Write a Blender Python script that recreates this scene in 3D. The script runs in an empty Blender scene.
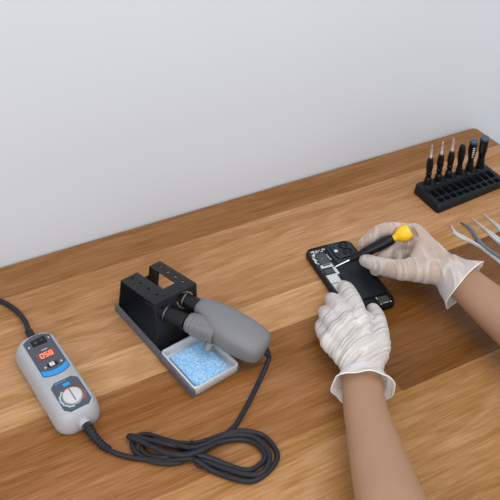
import bpy, bmesh, math, random
import numpy as np
from mathutils import Vector, Matrix, noise
PI = math.pi
R = math.radians
random.seed(4)
scene = bpy.context.scene
COL = scene.collection
V = Vector

# ------------------------------------------------------------------ materials
def srgb(r, g, b):
    f = lambda c: (c/255/12.92) if c/255 <= .04045 else ((c/255+.055)/1.055)**2.4
    return (f(r), f(g), f(b), 1)

class NT:
    def __init__(s, name):
        s.m = bpy.data.materials.new(name); s.m.use_nodes = True
        s.t = s.m.node_tree; s.n = s.t.nodes; s.b = s.n['Principled BSDF']; s.out = s.n['Material Output']
    def add(s, typ, **kw):
        n = s.n.new(typ)
        for k, v in kw.items():
            if k in n.inputs.keys(): n.inputs[k].default_value = v
            else: setattr(n, k, v)
        return n
    def link(s, a, b): s.t.links.new(a, b)
    def noise(s, vec, scale, detail=4, rough=.5, dist=0):
        n = s.add('ShaderNodeTexNoise'); n.inputs['Scale'].default_value = scale
        n.inputs['Detail'].default_value = detail; n.inputs['Roughness'].default_value = rough
        n.inputs['Distortion'].default_value = dist; s.link(vec, n.inputs['Vector']); return n.outputs['Fac']
    def coord(s, scale=(1, 1, 1)):
        c = s.add('ShaderNodeTexCoord'); m = s.add('ShaderNodeMapping')
        m.inputs['Scale'].default_value = scale; s.link(c.outputs['Object'], m.inputs['Vector']); return m.outputs['Vector']
    def ramp(s, fac, stops, interp='LINEAR'):
        r = s.add('ShaderNodeValToRGB'); r.color_ramp.interpolation = interp; e = r.color_ramp.elements
        while len(e) < len(stops): e.new(.5)
        for i, (p, c) in enumerate(stops): e[i].position = p; e[i].color = c
        s.link(fac, r.inputs['Fac']); return r.outputs['Color']
    def math(s, op, a, b=None, c=None):
        n = s.add('ShaderNodeMath', operation=op)
        for i, x in enumerate((a, b, c)):
            if x is None: continue
            if isinstance(x, (int, float)): n.inputs[i].default_value = x
            else: s.link(x, n.inputs[i])
        return n.outputs[0]
    def mix(s, fac, a, b, blend='MIX'):
        n = s.add('ShaderNodeMix', data_type='RGBA', blend_type=blend)
        for sock, x in ((n.inputs[0], fac), (n.inputs[6], a), (n.inputs[7], b)):
            if hasattr(x, 'links') or hasattr(x, 'is_linked'): s.link(x, sock)
            else: sock.default_value = x
        return n.outputs[2]
    def bump(s, h, strength=.3, dist=.001):
        b = s.add('ShaderNodeBump'); b.inputs['Strength'].default_value = strength; b.inputs['Distance'].default_value = dist
        s.link(h, b.inputs['Height']); s.link(b.outputs[0], s.b.inputs['Normal']); return b

def plain(name, col, rough=.5, metal=0., nscale=400, namp=.06, bump=.05, spec=.5, coat=0):
    t = NT(name); b = t.b
    v = t.coord(); f = t.noise(v, nscale, 3)
    dark = tuple(c*(1-namp) for c in col[:3])+(1,); lite = tuple(min(1, c*(1+namp)) for c in col[:3])+(1,)
    t.link(t.mix(f, dark, lite), b.inputs['Base Color'])
    b.inputs['Roughness'].default_value = rough; b.inputs['Metallic'].default_value = metal
    b.inputs['Specular IOR Level'].default_value = spec
    b.inputs['Coat Weight'].default_value = coat
    if bump: t.bump(f, bump, .0005)
    return t.m

def emit(name, col, st):
    t = NT(name); t.b.inputs['Base Color'].default_value = col
    t.b.inputs['Emission Color'].default_value = col; t.b.inputs['Emission Strength'].default_value = st; return t.m

M = {}
M['grey_plastic'] = plain('grey_plastic', srgb(160, 161, 166), .45, nscale=900, namp=.05)
M['handle_grey'] = plain('handle_grey', srgb(112, 112, 116), .55, nscale=900, namp=.04)
M['dark_panel'] = plain('dark_panel', srgb(70, 74, 84), .45, namp=.04, bump=0)
M['navy_line'] = plain('navy_line', srgb(52, 74, 98), .45, bump=0)
M['blue_panel'] = plain('blue_panel', srgb(34, 138, 212), .4, bump=0)
M['black_plastic'] = plain('black_plastic', srgb(19, 19, 21), .42, bump=.03, spec=0.3)
M['black_rubber'] = plain('black_rubber', srgb(34, 35, 39), .5, nscale=1500, spec=0.25)
M['cable_grey'] = plain('cable_grey', srgb(35, 35, 40), .48, nscale=1500, spec=0.25)
M['black_metal'] = plain('black_metal', srgb(25, 26, 29), .42, nscale=1800, namp=.12, bump=.1, spec=0.3)
M['slate_edge'] = plain('slate_edge', srgb(84, 86, 95), .4, nscale=1200)
M['white_print'] = plain('white_print', srgb(196, 198, 200), .5, bump=0)
M['red_print'] = plain('red_print', srgb(176, 74, 58), .5, bump=0)
M['dial_grey'] = plain('dial_grey', srgb(190, 190, 192), .4, bump=0)
M['steel'] = plain('steel', srgb(226, 228, 231), .22, .9, nscale=60, namp=.02, bump=0)
M['dark_steel'] = plain('dark_steel', srgb(128, 136, 146), .3, .85, nscale=60, bump=0)
M['tray_steel'] = plain('tray_steel', srgb(206, 208, 212), .34, .35, nscale=500, namp=.04, bump=.02)
M['grip'] = plain('grip', srgb(112, 112, 114), .3, nscale=300, namp=.3)
M['display_red'] = plain('display_red', srgb(112, 62, 66), .3, bump=0)
M['digit'] = emit('digit', srgb(255, 120, 90), 1.1)
M['yellow'] = plain('yellow', srgb(243, 186, 30), .4, nscale=300, namp=.04, bump=.02)
M['phone_shell'] = plain('phone_shell', srgb(14, 18, 21), .36, .3, bump=0, spec=0.3)
M['phone_plate'] = plain('phone_plate', srgb(38, 48, 54), .42, .2, bump=0, spec=0.3)
M['battery'] = plain('battery', srgb(19, 25, 29), .38, bump=0, spec=0.3)
M['lens'] = plain('lens', srgb(3, 4, 6), .2, bump=0, spec=0.35)
M['lens_blue'] = plain('lens_blue', srgb(16, 16, 34), .2, bump=0, spec=0.4)
M['board'] = plain('board', srgb(24, 30, 34), .5, nscale=900, namp=.4)
M['chip'] = plain('chip', srgb(54, 64, 70), .4, bump=0)
M['shield'] = plain('shield', srgb(206, 208, 208), .3, .35, bump=0)
M['solder'] = plain('solder', srgb(222, 222, 216), .3, .5, bump=0)
M['speaker_mod'] = plain('speaker_mod', srgb(72, 74, 68), .4, .4, nscale=700, namp=.4)
M['rack_black'] = plain('rack_black', srgb(21, 25, 28), .4, nscale=1200, bump=.04, spec=0.25)
M['switch_print'] = plain('switch_print', srgb(104, 106, 112), .5, bump=0)
M['pocket_black'] = plain('pocket_black', srgb(12, 13, 15), .6, bump=0, spec=0.1)
M['tool_black'] = plain('tool_black', srgb(15, 16, 18), .38, bump=.02, spec=0.25)
M['tool_cap'] = plain('tool_cap', srgb(70, 86, 104), .25, .4, bump=0)
M['leg_steel'] = plain('leg_steel', srgb(52, 53, 56), .45, .5)

def wood_material():
    t = NT('oak_boards'); b = t.b
    tc = t.add('ShaderNodeTexCoord'); sep = t.add('ShaderNodeSeparateXYZ'); t.link(tc.outputs['Object'], sep.inputs[0])
    X, Y = sep.outputs[0], sep.outputs[1]
    # boards run along X; Y edges of the boards in metres, back to front
    edges = [-.70, -.327, -.168, -.107, .058, .14]
    cols = [srgb(158, 114, 68), srgb(140, 92, 49), srgb(180, 135, 90), srgb(168, 121, 78), srgb(138, 91, 44)]
    n0 = (-.70, .84)
    yn = t.math('DIVIDE', t.math('SUBTRACT', Y, -.70), .84)
    base = t.ramp(yn, [((edges[i]+.70)/.84, cols[i]) for i in range(5)], 'CONSTANT')
    idx = t.ramp(yn, [((edges[i]+.70)/.84, (v, v, v, 1)) for i, v in enumerate((.1, .9, .37, .62, .2))], 'CONSTANT')
    # darker wood right of the joint, with the shade between the arms painted in
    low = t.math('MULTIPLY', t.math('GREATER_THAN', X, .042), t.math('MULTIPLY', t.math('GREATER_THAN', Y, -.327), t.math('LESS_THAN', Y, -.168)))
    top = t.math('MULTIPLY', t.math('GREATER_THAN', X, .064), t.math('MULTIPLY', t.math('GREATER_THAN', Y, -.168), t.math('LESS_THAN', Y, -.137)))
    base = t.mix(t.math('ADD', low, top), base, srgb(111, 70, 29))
    # cathedral figure + fibres
    comb = t.add('ShaderNodeCombineXYZ')
    t.link(t.math('ADD', t.math('MULTIPLY', X, 2.2), t.math('MULTIPLY', idx, 37.)), comb.inputs[0])
    t.link(t.math('MULTIPLY', Y, 17.), comb.inputs[1]); t.link(t.math('MULTIPLY', idx, 11.), comb.inputs[2])
    big = t.noise(comb.outputs[0], 1.0, 3, .55, .6)
    bands = t.math('FRACT', t.math('MULTIPLY', big, 9.))
    rings = t.math('ABSOLUTE', t.math('SUBTRACT', bands, .5))
    comb2 = t.add('ShaderNodeCombineXYZ')
    t.link(t.math('ADD', t.math('MULTIPLY', X, 9.), t.math('MULTIPLY', idx, 90.)), comb2.inputs[0]); t.link(t.math('MULTIPLY', Y, 190.), comb2.inputs[1])
    fib = t.noise(comb2.outputs[0], 1.0, 5, .6, .3)
    comb3 = t.add('ShaderNodeCombineXYZ')
    t.link(t.math('MULTIPLY', X, 26.), comb3.inputs[0]); t.link(t.math('MULTIPLY', Y, 520.), comb3.inputs[1])
    fine = t.noise(comb3.outputs[0], 1.0, 2, .5)
    k = t.math('ADD', t.math('MULTIPLY', t.math('SUBTRACT', big, .5), 1.0), t.math('MULTIPLY', t.math('SUBTRACT', rings, .25), .30))
    k = t.math('ADD', k, t.math('MULTIPLY', t.math('SUBTRACT', fib, .5), .62))
    k = t.math('ADD', k, t.math('MULTIPLY', t.math('SUBTRACT', fine, .5), .75))
    val = t.math('ADD', 1.0, k)
    hsv = t.add('ShaderNodeHueSaturation'); t.link(base, hsv.inputs['Color']); t.link(val, hsv.inputs['Value'])
    sat = t.math('SUBTRACT', 1.0, t.math('MULTIPLY', k, .35)); t.link(sat, hsv.inputs['Saturation'])
    t.link(hsv.outputs[0], b.inputs['Base Color'])
    b.inputs['Roughness'].default_value = .5; b.inputs['Specular IOR Level'].default_value = .3
    t.bump(t.math('ADD', fib, fine), .12, .0006)
    return t.m
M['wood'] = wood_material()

def wall_material():
    t = NT('wall_paint'); v = t.coord()
    f = t.noise(v, 3.0, 3, .5); g = t.noise(v, 260, 3)
    t.link(t.mix(f, srgb(196, 200, 207), srgb(201, 205, 212)), t.b.inputs['Base Color'])
    t.b.inputs['Roughness'].default_value = .85; t.bump(g, .05, .0005); return t.m
M['wall'] = wall_material()
M['floor'] = plain('floor_grey', srgb(176, 176, 178), .6, nscale=30)

def sponge_material():
    t = NT('blue_sponge'); v = t.coord()
    f = t.noise(v, 420, 6, .75); vo = t.add('ShaderNodeTexVoronoi'); vo.inputs['Scale'].default_value = 260; t.link(v, vo.inputs['Vector'])
    c = t.ramp(f, [(.30, srgb(88, 140, 190)), (.48, srgb(132, 182, 224)), (.66, srgb(190, 218, 242))])
    c = t.mix(t.ramp(vo.outputs['Distance'], [(.10, (1, 1, 1, 1)), (.30, (0, 0, 0, 1))]), c, srgb(100, 150, 196))
    t.link(c, t.b.inputs['Base Color']); t.b.inputs['Roughness'].default_value = .95
    t.bump(f, .8, .001); return t.m
M['sponge'] = sponge_material()

def skin_material():
    t = NT('skin'); v = t.coord(); f = t.noise(v, 30, 4); g = t.noise(v, 900, 3)
    t.link(t.mix(f, srgb(152, 116, 90), srgb(162, 126, 99)), t.b.inputs['Base Color'])
    t.b.inputs['Roughness'].default_value = .55; t.b.inputs['Subsurface Weight'].default_value = .12
    t.b.inputs['Subsurface Radius'].default_value = (.01, .004, .002); t.bump(g, .08, .0006); return t.m
M['skin'] = skin_material()

def glove_material():
    t = NT('vinyl_glove'); tc = t.add('ShaderNodeTexCoord')
    uv = t.add('ShaderNodeAttribute'); uv.attribute_name = 'wrinkle'      # 3-vector: along hand, across hand, cuff amount
    sep = t.add('ShaderNodeSeparateXYZ'); t.link(uv.outputs['Vector'], sep.inputs[0])
    comb = t.add('ShaderNodeCombineXYZ')
    t.link(t.math('MULTIPLY', sep.outputs[0], 85.), comb.inputs[0]); t.link(t.math('MULTIPLY', sep.outputs[1], 12.), comb.inputs[1])
    w = t.noise(comb.outputs[0], 1.0, 1.2, .4, .7)
    ridge = t.math('SUBTRACT', 1.0, t.math('MULTIPLY', t.math('ABSOLUTE', t.math('SUBTRACT', w, .5)), 13.0))
    ridge = t.math('MAXIMUM', ridge, 0.0)
    t.bump(t.math('ADD', w, t.math('MULTIPLY', ridge, .20)), .9, .007)
    b = t.b; b.inputs['Base Color'].default_value = srgb(248, 248, 248); b.inputs['Roughness'].default_value = .34
    b.inputs['Specular IOR Level'].default_value = .45
    tl = t.add('ShaderNodeBsdfTranslucent'); tl.inputs['Color'].default_value = srgb(236, 232, 228)
    ms = t.add('ShaderNodeMixShader'); ms.inputs[0].default_value = .3; t.link(b.outputs[0], ms.inputs[1]); t.link(tl.outputs[0], ms.inputs[2])
    tr = t.add('ShaderNodeBsdfTransparent')
    op = t.add('ShaderNodeValue'); op.name = 'opacity'; op.outputs[0].default_value = .58
    fac = t.math('ADD', t.math('ADD', op.outputs[0], t.math('MULTIPLY', ridge, .26)), t.math('MULTIPLY', sep.outputs[2], .22))
    lw = t.add('ShaderNodeLayerWeight'); lw.inputs['Blend'].default_value = .35
    fac = t.math('ADD', fac, t.math('MULTIPLY', lw.outputs['Facing'], .38))
    fac = t.math('MINIMUM', fac, .96)
    m2 = t.add('ShaderNodeMixShader'); t.link(fac, m2.inputs[0]); t.link(tr.outputs[0], m2.inputs[1]); t.link(ms.outputs[0], m2.inputs[2])
    t.link(m2.outputs[0], t.out.inputs['Surface'])
    return t.m
M['glove'] = glove_material()
M['glove_thin'] = M['glove'].copy(); M['glove_thin'].name = 'vinyl_glove_thin'; M['glove_thin'].node_tree.nodes['opacity'].outputs[0].default_value = .24

# ------------------------------------------------------------------ geometry helpers (millimetres in, metres out)
def new_obj(name, bm, mat, parent=None, smooth=True, angle=35):
    bmesh.ops.recalc_face_normals(bm, faces=bm.faces)
    for v in bm.verts: v.co *= .001
    me = bpy.data.meshes.new(name); bm.to_mesh(me); bm.free()
    if smooth:
        for p in me.polygons: p.use_smooth = True
        me.set_sharp_from_angle(angle=R(angle))
    me.materials.append(M[mat] if isinstance(mat, str) else mat)
    o = bpy.data.objects.new(name, me); COL.objects.link(o)
    if parent: o.parent = parent
    return o

def tag(o, label=None, cat=None, group=None, kind=None):
    if label: o['label'] = label
    if cat: o['category'] = cat
    if group: o['group'] = group
    if kind: o['kind'] = kind
    return o

def empty(name, loc, rz, label, cat, group=None):
    o = bpy.data.objects.new(name, None); o.empty_display_size = .02; COL.objects.link(o)
    o.location = V(loc)*.001; o.rotation_euler = (0, 0, R(rz)); return tag(o, label, cat, group)

def B(): return bmesh.new()

def loft(bm, rings, cap0=True, cap1=True, close=True):
    vs = [[bm.verts.new(p) for p in r] for r in rings]
    n = len(vs[0])
    for a, b in zip(vs, vs[1:]):
        for i in range(n if close else n-1):
            j = (i+1) % n
            bm.faces.new((a[i], a[j], b[j], b[i]))
    if cap0: bm.faces.new(list(reversed(vs[0])))
    if cap1: bm.faces.new(vs[-1])
    return vs

def rrect(w, l, r, z, cx=0, cy=0, n=5):
    r = min(r, w/2-.01, l/2-.01); out = []
    for qx, qy, a0 in ((1, 1, 0), (-1, 1, 90), (-1, -1, 180), (1, -1, 270)):
        for k in range(n+1):
            a = R(a0+90*k/n)
            out.append((cx+qx*(w/2-r)+r*math.cos(a), cy+qy*(l/2-r)+r*math.sin(a), z))
    return out

def box(bm, c, s, bev=0., mat=None, seg=2):
    ret = bmesh.ops.create_cube(bm, size=1.0); vs = ret['verts']
    for v in vs: v.co = V((v.co.x*s[0]+c[0], v.co.y*s[1]+c[1], v.co.z*s[2]+c[2]))
    if bev > 0:
        es = list({e for v in vs for e in v.link_edges})
        bmesh.ops.bevel(bm, geom=es, offset=bev, segments=seg, profile=.5, affect='EDGES')
    return bm

def frame(d):
    d = V(d).normalized(); u = V((0, 0, 1)) if abs(d.z) < .95 else V((0, 1, 0))
    a = d.cross(u).normalized(); return a, a.cross(d).normalized()

def lathe(bm, p0, p1, prof, n=24, cap=True):
    """prof: list of (t along p0->p1 in mm, radius)"""
    p0, p1 = V(p0), V(p1); d = (p1-p0).normalized(); a, b = frame(d)
    rings = [[p0+d*t+(a*math.cos(2*PI*i/n)+b*math.sin(2*PI*i/n))*r for i in range(n)] for t, r in prof]
    loft(bm, rings, cap, cap)

def catmull(pts, per=8):
    pts = [V(p) for p in pts]; P = [pts[0]*2-pts[1]]+pts+[pts[-1]*2-pts[-2]]; out = []
    for i in range(1, len(P)-2):
        for k in range(per):
            t = k/per; a, b, c, d = P[i-1:i+3]
            out.append(.5*((2*b)+(c-a)*t+(2*a-5*b+4*c-d)*t*t+(3*b-a-3*c+d)*t**3))
    out.append(pts[-1]); return out

def tube(bm, path, rad, n=10, cap=True):
    path = [V(p) for p in path]; rings = []; m = len(path)
    t0 = (path[1]-path[0]).normalized(); a, _ = frame(t0)
    for i, p in enumerate(path):
        t = (path[min(i+1, m-1)]-path[max(i-1, 0)]).normalized()
        a = (a-t*a.dot(t)).normalized(); b = t.cross(a)
        r = rad(i/(m-1)) if callable(rad) else rad
        rings.append([p+(a*math.cos(2*PI*k/n)+b*math.sin(2*PI*k/n))*r for k in range(n)])
    loft(bm, rings, cap, cap)

def prism(bm, pts, z0, z1):
    loft(bm, [[(x, y, z0) for x, y in pts], [(x, y, z1) for x, y in pts]])

def ring2d(bm, c, ro, ri, a0, a1, z0, z1, n=20):
    """flat arc band with thickness"""
    sec = []
    for i in range(n+1):
        a = R(a0+(a1-a0)*i/n); ca, sa = math.cos(a), math.sin(a)
        sec.append([(c[0]+ro*ca, c[1]+ro*sa, z0), (c[0]+ro*ca, c[1]+ro*sa, z1), (c[0]+ri*ca, c[1]+ri*sa, z1), (c[0]+ri*ca, c[1]+ri*sa, z0)])
    loft(bm, sec)

def bake(o):
    """apply the object's modifiers into its mesh"""
    dg = bpy.context.evaluated_depsgraph_get(); dg.update()
    me = bpy.data.meshes.new_from_object(o.evaluated_get(dg)); old = o.data
    o.modifiers.clear(); o.data = me; me.name = o.name; bpy.data.meshes.remove(old); return o

def cut(o, cutter_bm):
    """boolean difference with a temporary cutter"""
    c = new_obj('cutter', cutter_bm, 'black_metal'); c.parent = o.parent
    md = o.modifiers.new('b', 'BOOLEAN'); md.operation = 'DIFFERENCE'; md.solver = 'EXACT'; md.object = c
    bake(o); me = c.data; bpy.data.objects.remove(c); bpy.data.meshes.remove(me)
    for p in o.data.polygons: p.use_smooth = True
    o.data.set_sharp_from_angle(angle=R(35))
    return o

# ------------------------------------------------------------------ room shell
bm = B(); box(bm, (-200, 185, 560), (4400, 100, 2600)); tag(new_obj('wall_back', bm, 'wall', smooth=False), 'plain pale grey wall behind the desk', 'wall', kind='structure')
bm = B(); box(bm, (-200, -1100, -780), (4400, 2600, 80)); tag(new_obj('floor', bm, 'floor', smooth=False), 'pale grey floor under the desk', 'floor', kind='structure')

# ------------------------------------------------------------------ desk
desk = empty('desk', (0, 0, -740), 0, 'oak desk of glued boards with a rounded corner against the grey wall', 'desk')
bm = B()
x0, x1, y0, y1, rr_ = -1080, 545, -640, 131, 9
def outline(ins):
    pts = []
    for cx, cy, a0 in ((x1-rr_, y1-rr_, 0), (x0+rr_, y1-rr_, 90), (x0+rr_, y0+rr_, 180), (x1-rr_, y0+rr_, 270)):
        for k in range(7):
            a = R(a0+15*k); pts.append((cx+(rr_-ins)*math.cos(a), cy+(rr_-ins)*math.sin(a)))
    return pts
loft(bm, [[(x, y, z+740) for x, y in outline(i)] for i, z in ((2, -28), (0, -26), (0, -2), (.6, -.6), (2, 0))])
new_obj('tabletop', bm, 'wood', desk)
for lx in (x0+70, x1-70):
    for ly in (y0+70, y1-70):
        bm = B(); box(bm, (lx, ly, 356), (48, 48, 712), 3); new_obj('leg', bm, 'leg_steel', desk)

# ------------------------------------------------------------------ temperature controller
ctl = empty('temperature_controller', (-331.3, -130, 0), 7.5, 'grey hand-sized heat controller with red display and round dial, lying left of the black stand', 'controller')
bm = B()
loft(bm, [rrect(w, l, r, z, cx, cy, 6) for w, l, r, z, cx, cy in (
    (52, 152, 17, 0, 0, 2), (55, 155, 18.5, 2, 0, 2), (55.5, 156, 19, 9, 0, 2), (53.5, 153, 18.5, 17, .5, 1.5), (49.5, 149, 17.5, 24, 1, 1.5), (44, 143, 16, 28.3, 1.5, 1.5), (39.5, 138, 14, 30, 2, 1.5))])
new_obj('body', bm, 'grey_plastic', ctl, angle=60)
CX = 3.0; ZT = 30.0
def arc_panel(w, ytop, ybot, rise, n=10):
    pts = []
    for i in range(n+1):
        u = 1-2*i/n; pts.append((CX+u*w/2, ytop+rise*(1-u*u)))
    for i in range(n+1):
        u = -1+2*i/n; pts.append((CX+u*w/2, ybot-5*(1-u*u)))
    return pts
bm = B(); prism(bm, arc_panel(34.5, 63, -1.5, 7), ZT-.3, ZT+.3); up = new_obj('display_panel', bm, 'navy_line', ctl, smooth=False)
bm = B(); prism(bm, arc_panel(32.5, 62, 8.5, 6.8), ZT+.2, ZT+.55); new_obj('panel_face', bm, 'dark_panel', up, smooth=False)
pts = [(CX-16.2, 8.0)]+[(CX+16.2*u, 8.0-5*(1-u*u)) for u in [-.8+.2*k for k in range(9)]]+[(CX+16.2, 8.0), (CX+16.2, -.6)]+[(CX-16.2*u, -.6-4.8*(1-u*u)) for u in [-.8+.2*k for k in range(9)]]+[(CX-16.2, -.6)]
bm = B(); prism(bm, pts, ZT+.2, ZT+.55); new_obj('blue_band', bm, 'blue_panel', up, smooth=False)
bm = B(); box(bm, (CX+.5, 55.5, ZT+.6), (22, 13.4, 1.2), .4); sw = new_obj('power_switch', bm, 'slate_edge', ctl)
bm = B(); loft(bm, [[(CX-9.2, 49.7, ZT+.8), (CX+10, 49.7, ZT+.8), (CX+10, 61.3, ZT+.8), (CX-9.2, 61.3, ZT+.8)], [(CX-8.9, 50, ZT+1.7), (CX+9.7, 50, ZT+3.4), (CX+9.7, 61, ZT+3.4), (CX-8.9, 61, ZT+1.7)]])
new_obj('rocker', bm, 'black_plastic', sw, smooth=False)
bm = B()
rk = lambda x: ZT+1.7+(x-(CX-7.5))*1.7/15.8
n = 14
sec = []
for i in range(n+1):
    a = 2*PI*i/n; ca, sa = math.cos(a), math.sin(a); sec.append([(CX-3.5+r*ca, 55.5+r*1.0*sa, rk(CX-3.5+r*ca)+h) for r, h in ((1.7, -.2), (1.7, .12), (1.2, .12), (1.2, -.2))])
loft(bm, sec, False, False)
box(bm, (CX+4.5, 55.5, rk(CX+4.5)), (3.4, .7, .3))
new_obj('switch_mark', bm, 'switch_print', sw, smooth=False)
for c_, s_ in (((CX-13.2, 53), (1.5, 3.4)), ((CX+14, 57), (1.5, 3)), ((CX+1.5, 40.4), (7.5, 1.0))):
    bm = B(); box(bm, (*c_, ZT+.6), (*s_, .3)); new_obj('printed_mark', bm, 'white_print', up, smooth=False)
for xx in (CX-10.5, CX+10):
    bm = B(); prism(bm, [(xx, 10.2), (xx+3, 10.2), (xx+1.5, 13.4)], ZT+.45, ZT+.7); new_obj('printed_arrow', bm, 'white_print', up, smooth=False)
bm = B(); prism(bm, [p[:2] for p in rrect(24, 12, 1.4, 0, CX+.3, 31)], ZT+.4, ZT+.9); disp = new_obj('display', bm, 'display_red', ctl, smooth=False)
SEG = {'0': 'abcdef', '5': 'afgcd', '8': 'abcdefg'}
def digits(bm, txt, x, y, w, h, t, gap, z):
    for ch in txt:
        for s in SEG[ch]:
            cx, cy, sx, sy = {'a': (w/2, h, w, t), 'd': (w/2, 0, w, t), 'g': (w/2, h/2, w, t), 'f': (0, h*.75, t, h/2), 'b': (w, h*.75, t, h/2), 'e': (0, h*.25, t, h/2), 'c': (w, h*.25, t, h/2)}[s]
            box(bm, (x+cx+.06*cy, y+cy, z), (sx, sy, .3))
        x += w+gap
bm = B(); digits(bm, '058', CX-7.2, 27.3, 3.6, 7.2, 1.1, 2.0, ZT+1.0); tag(new_obj('digits', bm, 'digit', disp, smooth=False), 'glowing red digits 058')
bm = B(); box(bm, (CX+.5, 11.6, ZT+.7), (12.5, 7.2, 1.0), .3); sl = new_obj('slide_switch', bm, 'black_plastic', ctl)
bm = B(); box(bm, (CX-.2, 11.8, ZT+1.6), (6.2, 6.0, 1.6), .4); new_obj('slider', bm, 'dial_grey', sl)
def octo(w, y0_, y1_, c): return [(CX+w/2, y0_+c), (CX+w/2, y1_-c), (CX+w/2-c, y1_), (CX-w/2+c, y1_), (CX-w/2, y1_-c), (CX-w/2, y0_+c), (CX-w/2+c, y0_), (CX+w/2-c, y0_)]
bm = B(); prism(bm, octo(34, -67.5, -17.5, 6), ZT-.3, ZT+.3); lp = new_obj('dial_panel', bm, 'navy_line', ctl, smooth=False)
bm = B(); prism(bm, octo(32.3, -66.6, -18.4, 5.6), ZT+.2, ZT+.5); new_obj('panel_face', bm, 'dark_panel', lp, smooth=False)
bm = B(); box(bm, (CX+1, -27, ZT+.6), (8, 5, .3)); box(bm, (CX-3.5, -20.4, ZT+.6), (15, 1.0, .3)); new_obj('icon', bm, 'blue_panel', lp, smooth=False)
DC = (CX-.3, -48.2)
bm = B(); ring2d(bm, DC, 15.2, 13.6, 120, 255, ZT+.4, ZT+.7)
for a in range(125, 260, 27):
    box(bm, (DC[0]+15.3*math.cos(R(a)), DC[1]+15.3*math.sin(R(a)), ZT+.55), (1.8, 1.8, .3))
new_obj('scale_arc', bm, 'white_print', lp, smooth=False)
bm = B(); ring2d(bm, DC, 15.2, 13.8, -50, 112, ZT+.4, ZT+.7); new_obj('scale_arc', bm, 'red_print', lp, smooth=False)
bm = B(); lathe(bm, (*DC, ZT), (*DC, ZT+20), [(0, 13.2), (1.2, 13.2), (1.6, 12.6)], 32); dl = new_obj('dial', bm, 'dark_steel', ctl)
bm = B(); lathe(bm, (*DC, ZT+1), (*DC, ZT+20), [(0, 11.6), (3.0, 11.2), (3.7, 10.6), (3.9, 9.8)], 32); new_obj('knob', bm, 'dial_grey', dl)
bm = B(); box(bm, (DC[0], DC[1], ZT+5.0), (1.0, 20, .5)); new_obj('pointer_line', bm, 'dark_panel', dl)
bm = B(); lathe(bm, (3, 72, 13), (5.2, 106, 10), [(0, 5.6), (20, 5.4), (30, 5.0), (31, 4.4)], 18); new_obj('cord_sleeve', bm, 'black_rubber', ctl)
cord = [(3.8, 98.0, 12.5), (7.7, 117.4, 9.0), (8.9, 136.3, 6.0), (7.3, 155.2, 4.0), (2.2, 173.4, 3.8), (-4.9, 189.2, 3.8), (-22.7, 218.9, 3.8), (-65.6, 261.2, 3.8), (-175.4, 307.2, 3.8)]
bm = B(); tube(bm, catmull(cord, 8), 3.5, 10); new_obj('power_cord', bm, 'cable_grey', ctl)
bm = B(); lathe(bm, (1, -68, 13), (2.4, -88, 12), [(0, 8), (8, 7.6), (13, 6.4), (15, 5.2)], 18); new_obj('cable_boss', bm, 'grey_plastic', ctl)
rp = catmull([(1.8, -80, 12.6), (2.6, -90, 11), (4, -101, 7.6), (7, -112, 5.2), (10.6, -121, 4.6)], 10)
def ribs(t): return 5.9-2.1*t+(.5 if math.sin(t*2*PI*10) > 0 else -.35)
fine = []
for a, b in zip(rp, rp[1:]):
    for k in range(4): fine.append(a.lerp(b, k/4))
fine.append(rp[-1])
bm = B(); tube(bm, fine, ribs, 14); new_obj('strain_relief', bm, 'black_rubber', ctl)

# ------------------------------------------------------------------ soldering stand
SA = 10.3
std = empty('soldering_stand', (-172, -120, 0), SA, 'black folded sheet metal iron stand with punched holes and a steel tray', 'iron stand')
bm = B()
# shallow channel base: floor plate plus two long walls
outr = [(-35.5, 0), (-34, 12), (-31.5, 12), (-32.8, 2), (32.8, 2), (31.5, 12), (34, 12), (35.5, 0)]
loft(bm, [[(x, y, z) for x, z in outr] for y in (96, -94.5)])
base = new_obj('base', bm, 'slate_edge', std, smooth=False)
bm = B(); box(bm, (0, 38, 2.5), (64.8, 114, 1.0)); new_obj('floor_plate', bm, 'black_metal', std, smooth=False)
# folded holder
bm = B()
BL, BR, FR, FL = V((-25, 87, 56)), V((38, 90, 56)), V((44, 9, 69)), V((-20.7, 9.3, 69))
lb0, lb1, lf0, lf1 = V((-31, 95, 2)), V((32, 95, 2)), V((-28, -6, 2)), V((33, -6, 2))
def T(u, v): return BL.lerp(BR, u).lerp(FL.lerp(FR, u), v)
U1, U2, VS = .42, .72, .74
q = {}
def vv(k, p):
    if k not in q: q[k] = bm.verts.new(p)
    return q[k]
for i, u in enumerate((0, U1, U2, 1)):
    vv(('b', i), lb0.lerp(lb1, u)); vv(('m', i), lb0.lerp(lb1, u).lerp(T(u, 0), .70)); vv(('t', i, 0), T(u, 0)); vv(('t', i, 1), T(u, VS)); vv(('t', i, 2), T(u, 1)); vv(('f', i), lf0.lerp(lf1, u))
def quad(*k): bm.faces.new([q[x] for x in k])
for i in (0, 2):
    quad(('m', i), ('m', i+1), ('t', i+1, 0), ('t', i, 0)); quad(('t', i, 0), ('t', i+1, 0), ('t', i+1, 1), ('t', i, 1))
for i in (0, 1, 2):
    quad(('b', i), ('b', i+1), ('m', i+1), ('m', i)); quad(('t', i, 1), ('t', i+1, 1), ('t', i+1, 2), ('t', i, 2)); quad(('t', i, 2), ('t', i+1, 2), ('f', i+1), ('f', i))
hold = new_obj('holder', bm, 'black_metal', std, smooth=False)
md = hold.modifiers.new('s', 'SOLIDIFY'); md.thickness = .0018; md.offset = -1
md = hold.modifiers.new('v', 'BEVEL'); md.width = .0016; md.segments = 3; md.limit_method = 'ANGLE'; md.angle_limit = R(50)
bake(hold)
NH, FH = V((-5.0, 4.2, 48)), V((24, 5.3, 53))       # the two round openings in the front sheet
cb = B()
for v in (.10, .36, .62, .88): p = T(U1*.55, v*.92); lathe(cb, p-V((0, 0, 8)), p+V((0, 0, 8)), [(0, 2.0), (16, 2.0)], 16)
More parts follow.
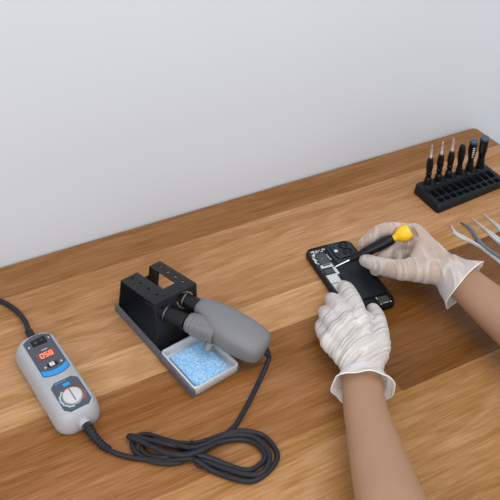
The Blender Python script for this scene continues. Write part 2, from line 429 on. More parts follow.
for v in (.16, .42, .64, .86): p = T(.86, v*.92); lathe(cb, p-V((0, 0, 8)), p+V((0, 0, 8)), [(0, 2.3), (16, 2.3)], 16)
IA = V((48, -104, -17)).normalized()       # axis of the tool
for c in (NH, FH): lathe(cb, c-IA*14, c+IA*14, [(0, 12.0), (28, 12.0)], 24)
cut(hold, cb)
# tray
bm = B()
def trr(w, l, r, z): return rrect(w, l, r, z, 0, -57.5, 4)
loft(bm, [trr(64, 75, 4, 2.2), trr(66, 77, 5, 3), trr(67, 78, 5, 14.6), trr(66.4, 77.4, 5, 15.2), trr(62.6, 73.4, 4.2, 15.2), trr(62, 72.8, 4, 14.4), trr(60, 70, 3.5, 4.6)], True, True)
new_obj('tray', bm, 'tray_steel', std, angle=50)
bm = B(); box(bm, (-35.4, -57, 7), (2.0, 78, 13.6), .3); new_obj('tray_guard', bm, 'slate_edge', std)

sp = empty('sponge', (-172, -120, 0), SA, 'damp light blue cleaning sponge lying in the steel tray of the stand', 'sponge')
bm = B(); bmesh.ops.create_grid(bm, x_segments=26, y_segments=30, size=1)
for v in bm.verts:
    x, y = v.co.x, v.co.y; e = max(abs(x), abs(y))
    v.co = V((-1.5+x*25.5, -60+y*31, 10.4+.5*noise.noise(V((x*4, y*4, 1)))-(1.2 if e > .97 else 0)))
ext = bmesh.ops.extrude_face_region(bm, geom=bm.faces[:])
for v in [g for g in ext['geom'] if isinstance(g, bmesh.types.BMVert)]: v.co.z = 4.7
o = new_obj('sponge_block', bm, 'sponge', sp)
# a single-part thing: keep it as one mesh
o.parent = None; o.location = sp.location; o.rotation_euler = sp.rotation_euler; o.name = 'x'; lab, cat = sp['label'], sp['category']
bpy.data.objects.remove(sp); o.name = 'sponge'; o.data.name = 'sponge'; tag(o, lab, cat)

# ------------------------------------------------------------------ hot tweezers / iron resting in the stand
iron = empty('soldering_iron', (-172, -120, 0), SA, 'fat grey two-pronged soldering iron resting with black barrels in the stand', 'soldering iron')
side = V((0, 0, 1)).cross(IA).normalized(); side = -side if side.x < 0 else side      # to the far/right side
upv = side.cross(IA).normalized(); upv = -upv if upv.z < 0 else upv
def sect(c, w, h, n=28, p=3.0):
    out = []
    for i in range(n):
        a = 2*PI*i/n; ca, sa = math.cos(a), math.sin(a)
        out.append(V(c)+side*(w*math.copysign(abs(ca)**(2/p), ca))+upv*(h*math.copysign(abs(sa)**(2/p), sa)))
    return out
def ax(t, s=0, u=0): return V((10, 5, 50))+IA*t+side*s+upv*u
def barrel(c, L, r, nm):
    bm = B(); lathe(bm, V(c)-IA*34, V(c)+IA*L, [(0, 1.5), (14, 2.6), (20, 2.8), (21, 6), (26, 7.2), (29, r-1), (30, r-.4), (34+L, r)], 24); b = new_obj(nm, bm, 'black_plastic', iron); return b
bn = barrel(NH, 27, 11.3, 'barrel')
bf = barrel(FH, 26, 10.3, 'barrel')
for b_, c in ((bn, NH), (bf, FH)):
    bm = B(); lathe(bm, V(c)+IA*-1.6, V(c)+IA*8, [(0, 9.0), (.1, 11.0), (1.4, 11.1), (1.5, 9.0)], 24); new_obj('barrel_ring', bm, 'dark_steel', b_)
bm = B()
st = [(22, 13, 3, 8.5, 8.5), (24, 13, 3, 11, 11), (32, 12, 3, 13.5, 14), (44, 10, 3, 17.5, 17), (54, 7, 2.5, 22, 18.5), (66, 4.5, 2, 25.5, 19.5), (82, 3, 1, 26.5, 20), (98, 3, 0, 25.5, 19.5), (112, 3.5, -2, 24.5, 18), (121, 4, -3, 22, 16), (125.5, 4, -3, 17, 12.5), (128, 4, -3, 9, 6)]
loft(bm, [sect(ax(t, s, u), w, h) for t, s, u, w, h in st]); new_obj('handle', bm, 'handle_grey', iron, angle=70)
bm = B()
gs = []
for i in range(43):
    t = i/42; tt = 24+40*t; rr = 11.5+4.0*min(1, t*2.5)+(.5 if (i//3) % 2 else -.3); gs.append(sect(ax(tt, -12.5+4*t, -1), rr, rr*.98, 24, 2.4))
loft(bm, gs); new_obj('ribbed_grip', bm, 'grip', iron, angle=25)
kc = ax(62, -20, -12)
bm = B(); kd = (-side*.85-upv*.5+V((0, 0, 0))).normalized(); lathe(bm, kc, kc+kd*20, [(0, 5.6), (9, 5.4), (10, 4.8), (10.2, 0.5)], 20); new_obj('lock_knob', bm, 'handle_grey', iron)
e0 = ax(125, 4, -4); e1 = e0+(IA*.75+V((0, 0, -.66)))*9
bm = B(); lathe(bm, e0, e1, [(0, 5.6), (4, 5.2), (9, 4.2)], 16); new_obj('cable_sleeve', bm, 'black_rubber', iron)

# ------------------------------------------------------------------ coiled cable
cab = empty('cable', (0, 0, 0), 0, 'charcoal cable looped in a figure eight and tied, running from controller to soldering iron', 'cable')
cp = [(-307.3, -245.7, 4.6), (-301.8, -253.4, 4.0), (-292.3, -263.0, 3.4), (-274.0, -277.5, 3.4), (-254.8, -289.4, 5.0), (-238.2, -298.8, 8.0), (-227.3, -304.4, 8.0), (-213.0, -325.5, 3.4), (-195.9, -345.6, 3.4), (-180.1, -356.5, 3.4), (-159.9, -354.2, 3.4), (-143.0, -344.1, 3.4), (-138.4, -330.1, 3.4), (-142.0, -310.3, 4.0), (-158.4, -298.3, 9.0), (-175.6, -291.8, 9.0), (-200.9, -286.2, 4.0), (-218.0, -282.8, 4.0), (-232.9, -274.4, 4.0), (-243.5, -264.4, 4.0), (-258.9, -247.6, 3.4), (-271.1, -244.3, 3.4), (-279.7, -251.4, 3.4), (-278.9, -265.3, 3.4), (-271.3, -279.6, 3.4), (-258.9, -290.4, 3.4), (-242.9, -297.9, 3.4), (-225.2, -298.9, 3.4), (-218.3, -308.1, 5.0), (-201.0, -328.6, 5.0), (-183.2, -346.9, 5.0), (-167.7, -353.6, 6.0), (-153.7, -345.0, 6.0), (-147.8, -331.8, 6.0), (-151.7, -312.5, 7.0), (-163.0, -299.7, 7.0), (-183.8, -292.9, 7.0), (-211.7, -293.9, 9.0), (-225.0, -290.9, 10.0), (-242.1, -273.8, 9.0), (-252.7, -263.7, 8.0), (-264.7, -256.5, 4.0), (-272.0, -262.9, 3.4), (-268.9, -273.5, 3.4), (-254.1, -288.5, 9.0), (-234.7, -290.1, 4.0), (-224.7, -298.4, 9.0), (-207.4, -313.8, 7.0), (-189.8, -333.3, 4.0), (-176.4, -343.3, 4.0), (-159.4, -340.5, 4.0), (-152.7, -333.1, 4.0), (-154.2, -317.4, 4.0), (-166.6, -303.2, 4.0), (-191.8, -298.0, 8.0), (-217.4, -301.7, 13.0), (-234.3, -298.9, 13.0), (-250.2, -288.5, 13.0), (-259.7, -276.2, 12.0), (-268.3, -261.1, 10.0), (-277.0, -248.9, 9.0), (-280.3, -243.3, 7.0), (-277.0, -240.7, 4.0), (-269.6, -251.2, 8.0), (-248.0, -273.9, 11.0), (-228.8, -284.9, 4.0), (-212.6, -290.1, 4.0), (-193.6, -289.5, 3.4), (-178.8, -287.6, 3.2), (-166.3, -283.0, 3.2), (-154.4, -274.8, 3.4), (-134.2, -258.6, 3.4), (-109.4, -237.0, 4.0), (-96.4, -226.8, 9.0), (-86.8, -219.3, 16.0)]
cp.append(tuple(V((-172, -120, 0))+Matrix.Rotation(R(SA), 3, "Z")@e1))
bm = B(); tube(bm, catmull(cp, 8), 3.1, 10); new_obj('cable_run', bm, 'cable_grey', cab)
for pth in ([(-222.9, -292.1, 5.2), (-222.7, -291.5, 7.1), (-222.0, -289.7, 8.6), (-221.0, -287.2, 9.4), (-219.9, -284.4, 9.4), (-218.9, -281.9, 8.6), (-218.2, -280.1, 7.1), (-218.0, -279.5, 5.2), (-218.2, -280.1, 3.3), (-218.9, -281.9, 1.8), (-219.9, -284.4, 1.0), (-221.0, -287.2, 1.0), (-222.0, -289.7, 1.8), (-222.7, -291.5, 3.3), (-222.9, -292.1, 5.2)],
            [(-227.3, -307.6, 7.2), (-227.1, -306.8, 9.9), (-226.5, -304.4, 12.1), (-225.6, -301.0, 13.3), (-224.6, -297.3, 13.3), (-223.7, -293.9, 12.1), (-223.1, -291.5, 9.9), (-222.9, -290.7, 7.2), (-223.1, -291.5, 4.5), (-223.7, -293.9, 2.3), (-224.6, -297.3, 1.1), (-225.6, -301.0, 1.1), (-226.5, -304.4, 2.3), (-227.1, -306.8, 4.5), (-227.3, -307.6, 7.2)]):
    bm = B(); tube(bm, pth, .9, 6, False); new_obj("wire_tie", bm, "black_plastic", cab)
bm = B(); tube(bm, catmull([(-228.8, -309.8, 14.0), (-228.7, -313.2, 11.0), (-225.7, -316.7, 6.0), (-219.1, -320.6, 4.0)], 6), .8, 6); new_obj("tie_tail", bm, "black_plastic", cab)

# ------------------------------------------------------------------ phone
ph = empty('smartphone', (95, -124, 0), -6.5, 'opened black smartphone with bare circuit board and twin camera lenses, held under both gloved hands', 'phone')
bm = B()
loft(bm, [rrect(73, 148, 11.5, 0, n=8), rrect(75, 150, 12.5, 1.2, n=8), rrect(75, 150, 12.5, 7.0, n=8), rrect(74, 149, 12, 7.9, n=8), rrect(72, 147, 11, 8.0, n=8), rrect(71, 146, 10.6, 7.2, n=8)])
new_obj('body', bm, 'phone_shell', ph, angle=50)
def pb(nm, mat, rects, z0, z1, par, bev=.25):
    bm = B()
    for cx, cy, sx, sy in rects: box(bm, (cx, cy, (z0+z1)/2), (sx, sy, z1-z0), bev, seg=1)
    return new_obj(nm, bm, mat, par, smooth=False)
bm = B(); prism(bm, [p[:2] for p in rrect(39, 46, 7, 0, 15.5, 50)], 7.0, 7.9); new_obj('back_plate', bm, 'phone_plate', ph, smooth=False)
brd = pb('logic_board', 'board', [(-22.5, 20, 22, 100)], 7.0, 7.4, ph)
pb('chip', 'chip', [(-19.5, 46.5, 16, 23)], 7.3, 8.3, brd); pb('chip', 'chip', [(-22.5, 18, 13, 9.5)], 7.3, 8.6, brd)
pb('shield_plate', 'shield', [(-23, 1.5, 16, 18), (-12.5, 16, 4.5, 16)], 7.3, 8.5, brd)
pb('shield_plate', 'shield', [(-22.5, -19, 16, 20)], 7.3, 8.4, brd)
pb('connector', 'shield', [(-22, 28.5, 17, 3.4), (-27.5, 31.5, 4, 4), (-13, 29, 3.4, 6.5)], 7.3, 8.4, brd)
pb('connector', 'dark_steel', [(-17.5, 33, 13, 3)], 7.3, 8.7, brd)
random.seed(11)
sd = []
for k in range(12):
    sd.append((random.uniform(-31, -8), random.uniform(60, 67), random.uniform(1.4, 3), random.uniform(1.4, 3)))
for k in range(9): sd.append((random.uniform(-32.5, -29.5), random.uniform(34, 60), random.uniform(1.2, 2.6), random.uniform(1.4, 3.6)))
for k in range(5): sd.append((random.uniform(-10, -8), random.uniform(40, 62), 1.6, random.uniform(1.4, 3)))
sd += [(-29, 58, 4.4, 3.4), (-26.5, 66, 5, 2.6), (-9.5, 66.5, 4, 3), (-31, 48, 3, 4)]
pb('solder_joints', 'solder', sd, 7.3, 8.2, brd, .15)
pb('solder_joints', 'solder', [(-20, 47, 1.4, 1.0)], 8.2, 8.4, brd, .1)
bm = B(); prism(bm, [p[:2] for p in rrect(40, 74, 2.5, 0, 9.5, -14)], 7.0, 8.2); new_obj('battery', bm, 'battery', ph, smooth=False)
pb('battery_seam', 'pocket_black', [(9.5, -52.6, 48, .7)], 7.2, 8.1, ph, .05)
bm = B(); loft(bm, [rrect(30, 34, 8, 7.6, 16, 54.5), rrect(30, 34, 8, 9.3, 16, 54.5), rrect(28.6, 32.6, 7.4, 9.9, 16, 54.5)]); cb_ = new_obj('camera_bump', bm, 'phone_plate', ph, angle=50)
bm = B(); loft(bm, [rrect(31.6, 35.6, 8.8, 7.8, 16, 54.5), rrect(31.6, 35.6, 8.8, 8.4, 16, 54.5)]); new_obj('bump_rim', bm, 'pocket_black', cb_, angle=50)
for lx, ly in ((21.6, 63), (21.6, 47)):
    bm = B(); lathe(bm, (lx, ly, 9.6), (lx, ly, 20), [(0, 7.6), (1.4, 7.6), (1.9, 7.0), (1.9, 5.8), (1.0, 5.4)], 28); ln = new_obj('lens', bm, 'lens', cb_)
    bm = B(); lathe(bm, (lx, ly, 10.6), (lx, ly, 20), [(0, 3.3), (.5, 3.0), (.75, 1.4)], 20); new_obj('lens_glass', bm, 'lens_blue', ln)
bm = B(); lathe(bm, (5.6, 54, 9.7), (5.6, 54, 20), [(0, 2.9), (.6, 2.8), (.8, 2.0)], 20); new_obj('flash', bm, 'white_print', cb_)
for mx, my in ((6.4, 63), (6.6, 44.5)):
    bm = B(); lathe(bm, (mx, my, 9.8), (mx, my, 20), [(0, 1.3), (.3, 1.2)], 14); new_obj('microphone', bm, 'pocket_black', cb_)
smd = pb('speaker_module', 'speaker_mod', [(22, -61.5, 16, 12)], 7.0, 8.6, ph)
pb('solder_joints', 'solder', [(29.5, -69, 2.4, 2), (14.5, -69.5, 2, 1.6), (14, -57, 1.2, 5), (22, -68.8, 8, .8)], 8.0, 8.8, smd, .1)
# ------------------------------------------------------------------ tools
# screwdriver in the right hand
D0, D1 = V((84.5, -100.9, 9.2)), V((187.5, -135.5, 66)); dd = (D1-D0).normalized(); DL = (D1-D0).length
drv = empty('screwdriver', D0, 0, 'slim black screwdriver with a yellow cap held in the right gloved hand', 'screwdriver')
bm = B(); lathe(bm, (0, 0, 0), dd*DL, [(0, .5), (4, 1.1), (8, 1.35), (30, 1.4)], 12); new_obj('shaft', bm, 'steel', drv)
bm = B(); lathe(bm, (0, 0, 0), dd*DL, [(25, 1.6), (26, 3.2), (33, 3.6), (40, 5.0), (50, 7.2), (80, 8.2), (90, 7.6), (94, 5.6)], 20); new_obj('handle', bm, 'tool_black', drv)
bm = B(); lathe(bm, (0, 0, 0), dd*DL, [(88, 4.0), (96, 4.6), (99, 6.2), (103, 9.4), (108, 11.3), (113, 11.4), (117, 10.4), (119.5, 9.0), (120, 8), (120, 4.6), (117.5, 4.2)], 28); tag(new_obj('cap', bm, 'yellow', drv), 'bulbous yellow swivel cap')

# screwdriver rack
RA = 4
rack = empty('screwdriver_rack', (380, -20, 0), RA, 'black plastic rack with two rows of small pockets, at the back right of the desk', 'rack')
def rk_ring(ins, z, zf):
    # left side 67 deep, right side 56 deep
    c = [(-75+ins, -32+ins, zf), (76-ins, -32+ins, zf), (76-ins, 22-ins, z), (-68+ins, 36-ins, z)]
    out = []
    r = 6
    for i in range(4):
        p, a, b = V(c[i]), V(c[i-1]), V(c[(i+1) % 4]); u = (a-p).normalized(); w_ = (b-p).normalized()
        for k in range(6):
            t = k/5; q0 = p+u*r; q1 = p+w_*r; out.append((q0*(1-t)**2+p*2*t*(1-t)+q1*t*t))
    return out
bm = B(); loft(bm, [rk_ring(1, 0, 0), rk_ring(0, 2, 2), rk_ring(1.2, 17, 12), rk_ring(2.5, 19, 14), rk_ring(5, 19.5, 14.5)]); rb = new_obj('body', bm, 'rack_black', rack, angle=50)
def row_y(x, k): return k-(x+75)*.045
cb = B()
def top_z(x, y): return 14.5+5*(y+27)/(60)
for i in range(10):
    x = -60+i*13.2
    y = row_y(x, -1.5); box(cb, (x+1.5, y, top_z(x, y)+2), (11, 18.6, 26), 1.8)
    y = row_y(x, -18.5); box(cb, (x+.5, y, top_z(x, y)+2), (10.6, 9.6, 26), 3)
cut(rb, cb)
DR = [(-53, 20.5), (-31.5, 19.2), (-10, 18), (11.5, 16.4), (33.5, 14.5), (56, 12.4)]
bm = B()
for x, y in DR: lathe(bm, (x, y, 16), (x, y, 30), [(0, 9), (3.2, 8.4), (4.4, 7.6), (5.6, 7.2)], 20)
new_obj('sockets', bm, 'rack_black', rack)
bm = B()
pts = []
tube(bm, [(-66, 10.5, 18.0), (0, 8, 17.9), (71, 4.0, 17.6)], 1.0, 8); new_obj('ridge', bm, 'rack_black', rack)
long_prof = [(0, 6.6), (7, 6.2), (13, 5.6), (15, 3.9), (18, 3.8), (20, 4.9), (24, 4.7), (25, 3.7), (28, 5.0), (35, 5.6), (43, 5.4), (49, 4.4), (52, 3.8)]
bulb_prof = [(0, 6.4), (8, 5.8), (15, 4.6), (19, 3.8), (25, 4.6), (34, 5.8), (46, 6.0), (53, 5.4), (57, 4.0), (58.5, 1.5)]
ca, sa = math.cos(R(RA)), math.sin(R(RA))
labels = ['thin black screwdriver with bare steel tip up, leftmost in the black rack', 'thin black screwdriver with bare steel tip up, second from left in the black rack', 'thin black steel-tipped screwdriver, third from left in the black rack',
          'plain black rounded screwdriver handle, fourth from left in the black rack', 'black screwdriver handle with white lettering and a blue-grey cap, in the rack', 'thick black screwdriver with flat blue-grey cap, at the right end of the black rack']
first = {}
def dup(root):
    r = root.copy(); COL.objects.link(r)
    for ch in list(root.children):
        c = ch.copy(); COL.objects.link(c); c.parent = r
    return r
for i, (x, y) in enumerate(DR):
    kind = 0 if i < 3 else (1 if i == 3 else i)
    loc = (380+x*ca-y*sa, -20+x*sa+y*ca, 20)
    if kind in first:
        r = dup(first[kind]); r.location = V(loc)*.001; r['label'] = labels[i]; r.rotation_euler.z = R(RA+2*i)
        continue
    r = empty('precision_screwdriver', loc, RA, labels[i], 'screwdriver', 'screwdrivers standing in the rack'); first[kind] = r; r.rotation_euler.y = R(-4)
    bm = B()
    if kind == 0:
        lathe(bm, (0, 0, 0), (0, 0, 90), long_prof, 16); new_obj('handle', bm, 'tool_black', r)
        bm = B(); lathe(bm, (0, 0, 48), (0, 0, 90), [(0, 2.3), (7, 2.3), (8, 1.7), (25, 1.6), (28, .9)], 12); new_obj('tip', bm, 'steel', r)
    elif kind == 1:
        lathe(bm, (0, 0, 0), (0, 0, 60), bulb_prof, 18); new_obj('handle', bm, 'tool_black', r)
    else:
        if kind == 4: pr_ = [(0, 7), (8, 6.6), (16, 5.4), (22, 4.4), (30, 5.6), (40, 6.8), (50, 7.0), (56, 6.4)]
        else: pr_ = [(0, 7.4), (8, 7.0), (16, 6.2), (22, 5.2), (27, 6.2), (31, 6.0), (34, 7.2), (56, 7.4)]
        lathe(bm, (0, 0, 0), (0, 0, 60), pr_, 18); hd = new_obj('handle', bm, 'tool_black', r)
        bm = B(); R0 = pr_[-1][1]; lathe(bm, (0, 0, 55.5), (0, 0, 70), [(0, R0), (1, R0+.3), (4, R0+.1), (5.5, R0-1.2), (6, R0-3.5)], 18); new_obj('cap', bm, 'tool_cap', r)
        # pale lettering running down the grip, too small in the photo to read: short bars
        bm = B(); a0 = R(-118 if kind == 4 else -150)
        random.seed(kind)
        for k in range(6):
            z = 30+k*3.6+ (2 if kind == 5 else 0); rr = np.interp(z, [p[0] for p in pr_], [p[1] for p in pr_])
            n_ = 5; wd = .22+.08*random.random()
            sec = []
            for m_ in range(n_+1):
                a = a0-wd+2*wd*m_/n_; sec.append([((rr+h)*math.cos(a), (rr+h)*math.sin(a), z+dz) for h, dz in ((-.1, 0), (.15, 0), (.15, 2.0), (-.1, 2.0))])
            loft(bm, sec)
        new_obj('printed_lettering', bm, 'chip' if kind == 5 else 'white_print', hd, smooth=False)

# tweezers
def blade(bm, path, half, th, z0):
    """flat strip arm: path in XY, half-width per point, thickness th"""
    P = catmull([(x, y, 0) for x, y in path], 6); m = len(P); sec = []
    for i, p in enumerate(P):
        t = (P[min(i+1, m-1)]-P[max(i-1, 0)]).normalized(); nrm = V((-t.y, t.x, 0)); u = i/(m-1)*(len(half)-1); k = min(int(u), len(half)-2); f = u-k
        h = half[k]*(1-f)+half[k+1]*f; zz = z0(i/(m-1)) if callable(z0) else z0
        sec.append([p+nrm*h+V((0, 0, zz)), p+nrm*h*.55+V((0, 0, zz+th)), p-nrm*h*.55+V((0, 0, zz+th)), p-nrm*h+V((0, 0, zz))])
    loft(bm, sec)
tw = empty('curved_tweezers', (313, -160, 0), 0, 'open steel tweezers with curved bowed tips, nearest the right glove', 'tweezers', 'tweezers on the desk')
bm = B(); blade(bm, [(-6, 71), (-9.5, 60), (-11.5, 50), (-8, 36), (-3, 18), (0, 0), (1.5, -20), (2, -45), (1, -75)], [.5, 2.2, 3.4, 4.2, 3.6, 3.2, 3.4, 4, 4], 2.4, .3); new_obj('arm', bm, 'steel', tw)
bm = B(); blade(bm, [(11, 67), (14, 58), (14.5, 48), (12, 36), (8, 26), (4, 10), (4, -10), (6, -25), (5, -45), (2, -75)], [.5, 1.8, 3, 3.4, 3, 3, 3.2, 3.4, 4, 4], 2.4, lambda u: 1.2+1.6*min(1, u*2)); new_obj('arm', bm, 'dark_steel', tw)
bm = B(); box(bm, (1.5, -74, 2.6), (7.6, 14, 5), 1); new_obj('joint', bm, 'steel', tw)
def straight(loc, rz, lab):
    r = empty('straight_tweezers', loc, rz, lab, 'tweezers', 'tweezers on the desk')
    for s in (-1, 1):
        bm = B(); blade(bm, [(s*.5, 0), (s*.95, -14), (s*1.35, -30), (s*2.45, -42), (s*2.85, -60), (s*2.8, -85), (s*2.3, -112), (s*2, -122)], [.5, .95, 1.35, 2.45, 2.85, 2.8, 2.3, 2], 2.6, .3); new_obj('arm', bm, 'steel', r)
    bm = B(); box(bm, (0, -118, 1.9), (7, 12, 3.2), .8); new_obj('joint', bm, 'steel', r); return r
s1 = straight((347, -93.5, 0), 1, 'straight pointed steel tweezers beside the curved pair')
for loc, rz, lab in (((371.5, -90, 0), -2, 'straight pointed steel tweezers, third tool along from the right glove'), ((401, -93, 0), -2, 'straight tweezers with only the very tip showing at the right picture edge')):
    r = dup(s1); r.location = V(loc)*.001; r.rotation_euler.z = R(rz); r['label'] = lab
# ------------------------------------------------------------------ person
def blob(bm, pts, rad, per=6, n=16, flat=None):
    """closed tapered limb with rounded ends; flat=(side vector, up vector, ratio) makes it elliptical"""
    P = catmull(pts, per) if len(pts) > 2 else [V(pts[0]).lerp(V(pts[1]), k/per) for k in range(per+1)]
    m = len(P); k_ = len(pts)-1
    rr = [np.interp(i/(m-1)*k_, range(len(rad)), rad) for i in range(m)]
    # rounded ends
    t0 = (P[0]-P[1]).normalized(); t1 = (P[-1]-P[-2]).normalized(); head = []; tail = []
    for a in (75, 50, 25): head.append((P[0]+t0*rr[0]*math.sin(R(a)), rr[0]*math.cos(R(a))))
    for a in (25, 50, 75): tail.append((P[-1]+t1*rr[-1]*math.sin(R(a)), rr[-1]*math.cos(R(a))))
    seq = head+list(zip(P, rr))+tail; rings = []; a = None
    for i, (p, r) in enumerate(seq):
        t = (seq[min(i+1, len(seq)-1)][0]-seq[max(i-1, 0)][0]).normalized()
        if a is None: a = frame(t)[0] if flat is None else V(flat[0])
        a = (a-t*a.dot(t)).normalized(); b = t.cross(a)
        rings.append([p+a*math.cos(2*PI*j/n)*r+b*math.sin(2*PI*j/n)*r*(1 if flat is None else flat[1]) for j in range(n)])
    loft(bm, rings)

def hand(bm, H, g):
    """fingers, thumb and palm; g swells every radius (glove)"""
    W, ax_ = V(H['wrist']), None
    for f in H['fingers']: blob(bm, f[0], [r+g for r in f[1]])
    for f in H['fingers'][:4]:
        blob(bm, [W, V(W).lerp(V(f[0][0]), .5)+V(H['lift'])*2, f[0][0]], [15+g, 13+g, f[1][0]+1.5+g])
    mc = [V(f[0][0]) for f in H['fingers'][:4]]
    for a, b in zip(mc, mc[1:]): blob(bm, [a, b], [f[1][0]+g, f[1][0]+g])
    th = H['fingers'][4]
    for wb in H['web']: blob(bm, wb[0], [r+g for r in wb[1]])
    blob(bm, [W, th[0][0], th[0][1]], [16+g, 16+g, 13+g]); blob(bm, [V(W).lerp(mc[0], .35), th[0][1]], [13+g, 11+g]); blob(bm, [mc[0].lerp(W, .3), V(th[0][0]).lerp(V(th[0][1]), .6)], [11+g, 11+g])

def arm(bm, H, g, last=None):
    pts = H['arm'] if last is None else H['arm'][:last]; rad = H['arm_r'] if last is None else H['arm_r'][:last]
    blob(bm, pts, [r+g for r in rad], 8, 24, (H['side'], H['flat']))

def remesh(o, vox, sm):
    md = o.modifiers.new('r', 'REMESH'); md.mode = 'VOXEL'; md.voxel_size = vox; md.use_smooth_shade = True
    md = o.modifiers.new('s', 'SMOOTH'); md.iterations = sm; md.factor = .5
    bake(o)
    for p in o.data.polygons: p.use_smooth = True
    return o

def press(o, clear):
    """soft skin and film give way where they touch the phone or the screwdriver"""
    c_, s_ = math.cos(R(-6.5)), math.sin(R(-6.5))
    for v in o.data.vertices:
        p = v.co*1000; x, y = p.x-95, p.y+124; lx, ly = x*c_+y*s_, -x*s_+y*c_
        px_, py_, pz_ = 37.6+clear-abs(lx), 75.1+clear-abs(ly), 8.9+clear-p.z
        if lx > -.5 and ly > 36: pz_ += 2.6
        if px_ > 0 and py_ > 0 and pz_ > 0:
            if pz_ <= min(px_, py_)+3: p.z += pz_
            elif px_ < py_: lx += math.copysign(px_, lx)
            else: ly += math.copysign(py_, ly)
            p.x, p.y = 95+lx*c_-ly*s_, -124+lx*s_+ly*c_
        w_ = p-D0; t = w_.dot(dd)
        if -2 < t < DL+4:
            r0 = float(np.interp(t, [0, 22, 24, 35, 50, 91, 95, 99, 103, 108, 116, 124], [1.8, 1.8, 3.8, 4.6, 8.0, 8.5, 7.2, 8.6, 11.6, 12.4, 12.4, 11.0]))+clear
            q_ = w_-dd*t; d_ = q_.length
            if d_ < r0: p = p+(q_.normalized() if d_ > 1e-3 else V((0, 0, -1)))*(r0-d_)
        if p.z < .3+clear: p.z = .3+clear
        v.co = p*.001

LH = dict(wrist=(-6.1, -306.4, 30.0), fingers=[
    ([(29.8, -243.3, 48.0), (45.4, -204.5, 43.0), (61.2, -168.3, 28.0), (69.0, -149.0, 16.5)], [12, 11.5, 10.5, 8.5]),
    ([(12.0, -242.6, 52.0), (22.6, -206.5, 44.0), (35.0, -175.8, 27.0), (42.9, -158.7, 13.0)], [11.5, 10.5, 9.5, 8]),
    ([(-2.2, -242.5, 48.0), (6.0, -209.6, 38.0), (17.6, -184.5, 20.0), (24.2, -175.2, 9.0)], [11, 10, 9, 7.5]),
    ([(-14.3, -244.6, 38.0), (-6.7, -218.1, 28.0), (3.7, -197.8, 14.0), (8.7, -191.6, 8.0)], [10, 9, 8, 7]),
    ([(30.2, -280.3, 34.0), (54.4, -250.6, 29.0), (71.0, -224.8, 22.0), (79.3, -205.7, 16.5)], [14, 12, 10.5, 8.5]),
    ], web=[([(36.6, -227.6, 40.0), (48.0, -246.5, 30.0)], [10, 10]), ([(45.2, -213.0, 36.0), (57.7, -230.8, 26.0)], [8, 8]), ([(42.0, -201.1, 38.0), (23.0, -201.9, 38.0)], [9, 9])], arm=[(-7.7, -306.6, 31.0), (-25.6, -335.8, 34.0), (-45.0, -375.2, 40.0), (-85.0, -466.8, 54.0), (-108.4, -528.9, 62.0), (-120, -572, 74), (-85, -665, 190), (-35, -725, 310)], arm_r=[23.5, 24.5, 26.5, 35, 41, 43, 46, 50], side=(0.89, -0.457, 0), flat=0.76, lift=(0, 0, 1), cuff=20, tilt=0.12, flare=(12, 38), seed=3, skew=0.0, skew_a=0, fold=1.1)
RH = dict(wrist=(198.5, -215.5, 44.0), fingers=[
    ([(199.6, -127.8, 50.0), (166.2, -105.6, 52.0), (147.9, -97.1, 37.0), (138.2, -93.8, 27.0)], [12, 10, 9, 7.5]),
    ([(197.8, -141.5, 42.0), (172.6, -119.9, 34.0), (142.0, -133.6, 22.0), (131.6, -137.5, 14.0)], [12, 10, 9, 8]),
    ([(198.7, -153.8, 34.0), (178.0, -134.5, 22.0), (164.8, -144.7, 14.0), (163.5, -152.3, 9.0)], [11, 9.5, 8.5, 7.5]),
    ([(200.9, -166.7, 26.0), (186.3, -153.4, 16.0), (180.7, -157.5, 10.0), (182.1, -165.5, 8.0)], [10, 9, 8, 7]),
    ([(171.5, -201.9, 46.0), (139.6, -181.9, 45.0), (125.4, -152.1, 36.0), (121.3, -124.1, 26.0)], [15, 13, 10.5, 8.5]),
    ], web=[], arm=[(197.2, -217.2, 44.0), (199.8, -251.3, 43.0), (199.5, -308.9, 45.0), (200.0, -376.9, 50.0), (203, -470, 58), (185, -600, 185), (150, -690, 310)], arm_r=[26, 27, 31, 36, 41, 45, 50], side=(0.6, 0.8, 0), flat=0.85, lift=(0, 0, 0), cuff=22, tilt=0.2, flare=(11.5, 30), seed=8, skew=1.2, skew_a=2.9, fold=1.3)

bm = B()
for H in (LH, RH): hand(bm, H, 0); arm(bm, H, 0)
person = remesh(new_obj('person', bm, 'skin'), .0019, 5)
press(person, 2.0)
tag(person, 'person in translucent white gloves, two forearms reaching in to repair a phone', 'person')

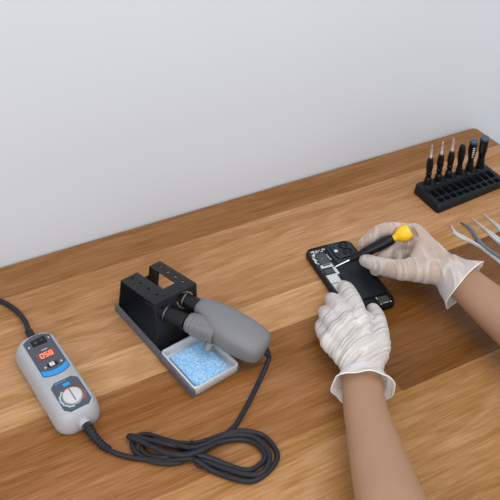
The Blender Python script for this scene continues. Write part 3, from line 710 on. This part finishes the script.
def glove(H, mat, lab):
    bm = B(); hand(bm, H, 1.2); arm(bm, H, 1.4, 3)
    o = remesh(new_obj('glove', bm, mat), .0016, 5)
    W = V(H['wrist'])*.001; A = (V(H['arm'][1])-V(H['arm'][0])).normalized(); S = V(H['side']).normalized(); U = S.cross(A).normalized(); U = -U if U.z < 0 else U
    Lc, tilt, flare = H['cuff'], H['tilt'], H['flare']
    bm = B(); bm.from_mesh(o.data)
    nrm = (A-U*tilt).normalized()
    bmesh.ops.bisect_plane(bm, geom=bm.verts[:]+bm.edges[:]+bm.faces[:], plane_co=W+A*Lc*.001, plane_no=nrm, clear_outer=True)
    bm.normal_update()
    lay = bm.verts.layers.float_vector.new('wrinkle'); moves = []
    for v in bm.verts:
        d = v.co-W; t = d.dot(nrm)*1000; s = d.dot(S)*1000; u = d.dot(U)*1000
        k = max(0, min(1, (t-(Lc-flare[1]))/flare[1])); ang = math.atan2(u, s)
        fl = flare[0]*k*k*(1+.45*noise.noise(V((math.cos(ang)*1.6, math.sin(ang)*1.6, H['seed'])))+H['skew']*math.cos(ang-H['skew_a']))
        rad = (S*s+U*u).normalized() if (s*s+u*u) > 1 else V((0, 0, 0))
        al = d.dot(A)
        # loose folds across the back of the hand and wrist
        body = max(0, min(1, (t+78)/30))*(1-.3*k)
        w_ = noise.noise(V((al*85+.07*s, s*.022, H['seed']+u*.01)))
        fold = (1-min(1, abs(w_)*3.2))*body*H['fold']
        moves.append((v, rad*fl*.001+v.normal*fold*.001+A*(k*k*.001*3.5*noise.noise(V((ang*1.7, 0, H['seed']+5))))))
        v[lay] = V((al+s*.0009, s*.001, k))
    for v, m_ in moves:
        v.co += m_
        if v.co.z < .0008: v.co.z = .0008
    bm.to_mesh(o.data); bm.free()
    o.data.update()
    press(o, .9)
    # the rolled hem: a thin bead around the opening
    bm = B(); bm.from_mesh(o.data); bd = [e for e in bm.edges if len(e.link_faces) == 1]
    nb = {}
    for e in bd:
        a, b = e.verts; nb.setdefault(a.index, []).append(b.index); nb.setdefault(b.index, []).append(a.index)
    co = {v.index: v.co.copy()*1000 for v in bm.verts}; bm.free()
    best = []
    left = set(nb)
    while left:
        s0 = left.pop(); loop = [s0]; prev = None; cur = s0
        while True:
            nx = [x for x in nb[cur] if x != prev and x in left]
            if not nx: break
            prev, cur = cur, nx[0]; left.discard(cur); loop.append(cur)
        if len(loop) > len(best): best = loop
    pts = [co[i] for i in best][::2]; pts.append(pts[0])
    o.parent = person
    bm = B(); tube(bm, pts, .8, 6, False); hm = new_obj('cuff_hem', bm, 'glove', o)
    at = hm.data.attributes.new('wrinkle', 'FLOAT_VECTOR', 'POINT')
    at.data.foreach_set('vector', [0, 0, 1.5]*len(hm.data.vertices))
    tag(o, lab); return o
glove(LH, 'glove', 'wrinkled white glove on the left hand'); glove(RH, 'glove_thin', 'sheer white glove on the right hand')
# ------------------------------------------------------------------ light and camera
w = bpy.data.worlds.new('world'); scene.world = w; w.use_nodes = True
w.node_tree.nodes['Background'].inputs[0].default_value = (.95, .98, 1.0, 1); w.node_tree.nodes['Background'].inputs[1].default_value = .84
def area(name, loc, to, sx, sy, power, col):
    l = bpy.data.lights.new(name, 'AREA'); l.shape = 'RECTANGLE'; l.size = sx; l.size_y = sy; l.energy = power; l.color = col
    o = bpy.data.objects.new(name, l); COL.objects.link(o); o.location = loc
    o.rotation_euler = (V(to)-V(loc)).to_track_quat('-Z', 'Y').to_euler(); return o
area('window_light', (-1.25, -2.0, 1.2), (.1, -.3, 0), 1.8, 1.3, 28, (1, .995, .985))
area('ceiling_light', (.3, -.8, 1.75), (.35, .0, .2), 1.4, .9, 15, (1, .995, .985))

cam = bpy.data.cameras.new('camera'); co = bpy.data.objects.new('camera', cam); COL.objects.link(co)
cam.sensor_width = 36; cam.sensor_fit = 'HORIZONTAL'; cam.lens = 740/500*36; cam.clip_start = .02
co.location = (-.39371485, -.76608624, .706)
co.rotation_euler = (R(90-39.34), 0, R(-27.2))
scene.camera = co
scene.view_settings.view_transform = 'Standard'; scene.view_settings.look = 'None'; scene.view_settings.gamma = 1; scene.view_settings.exposure = 0
scene.view_settings.use_curve_mapping = False
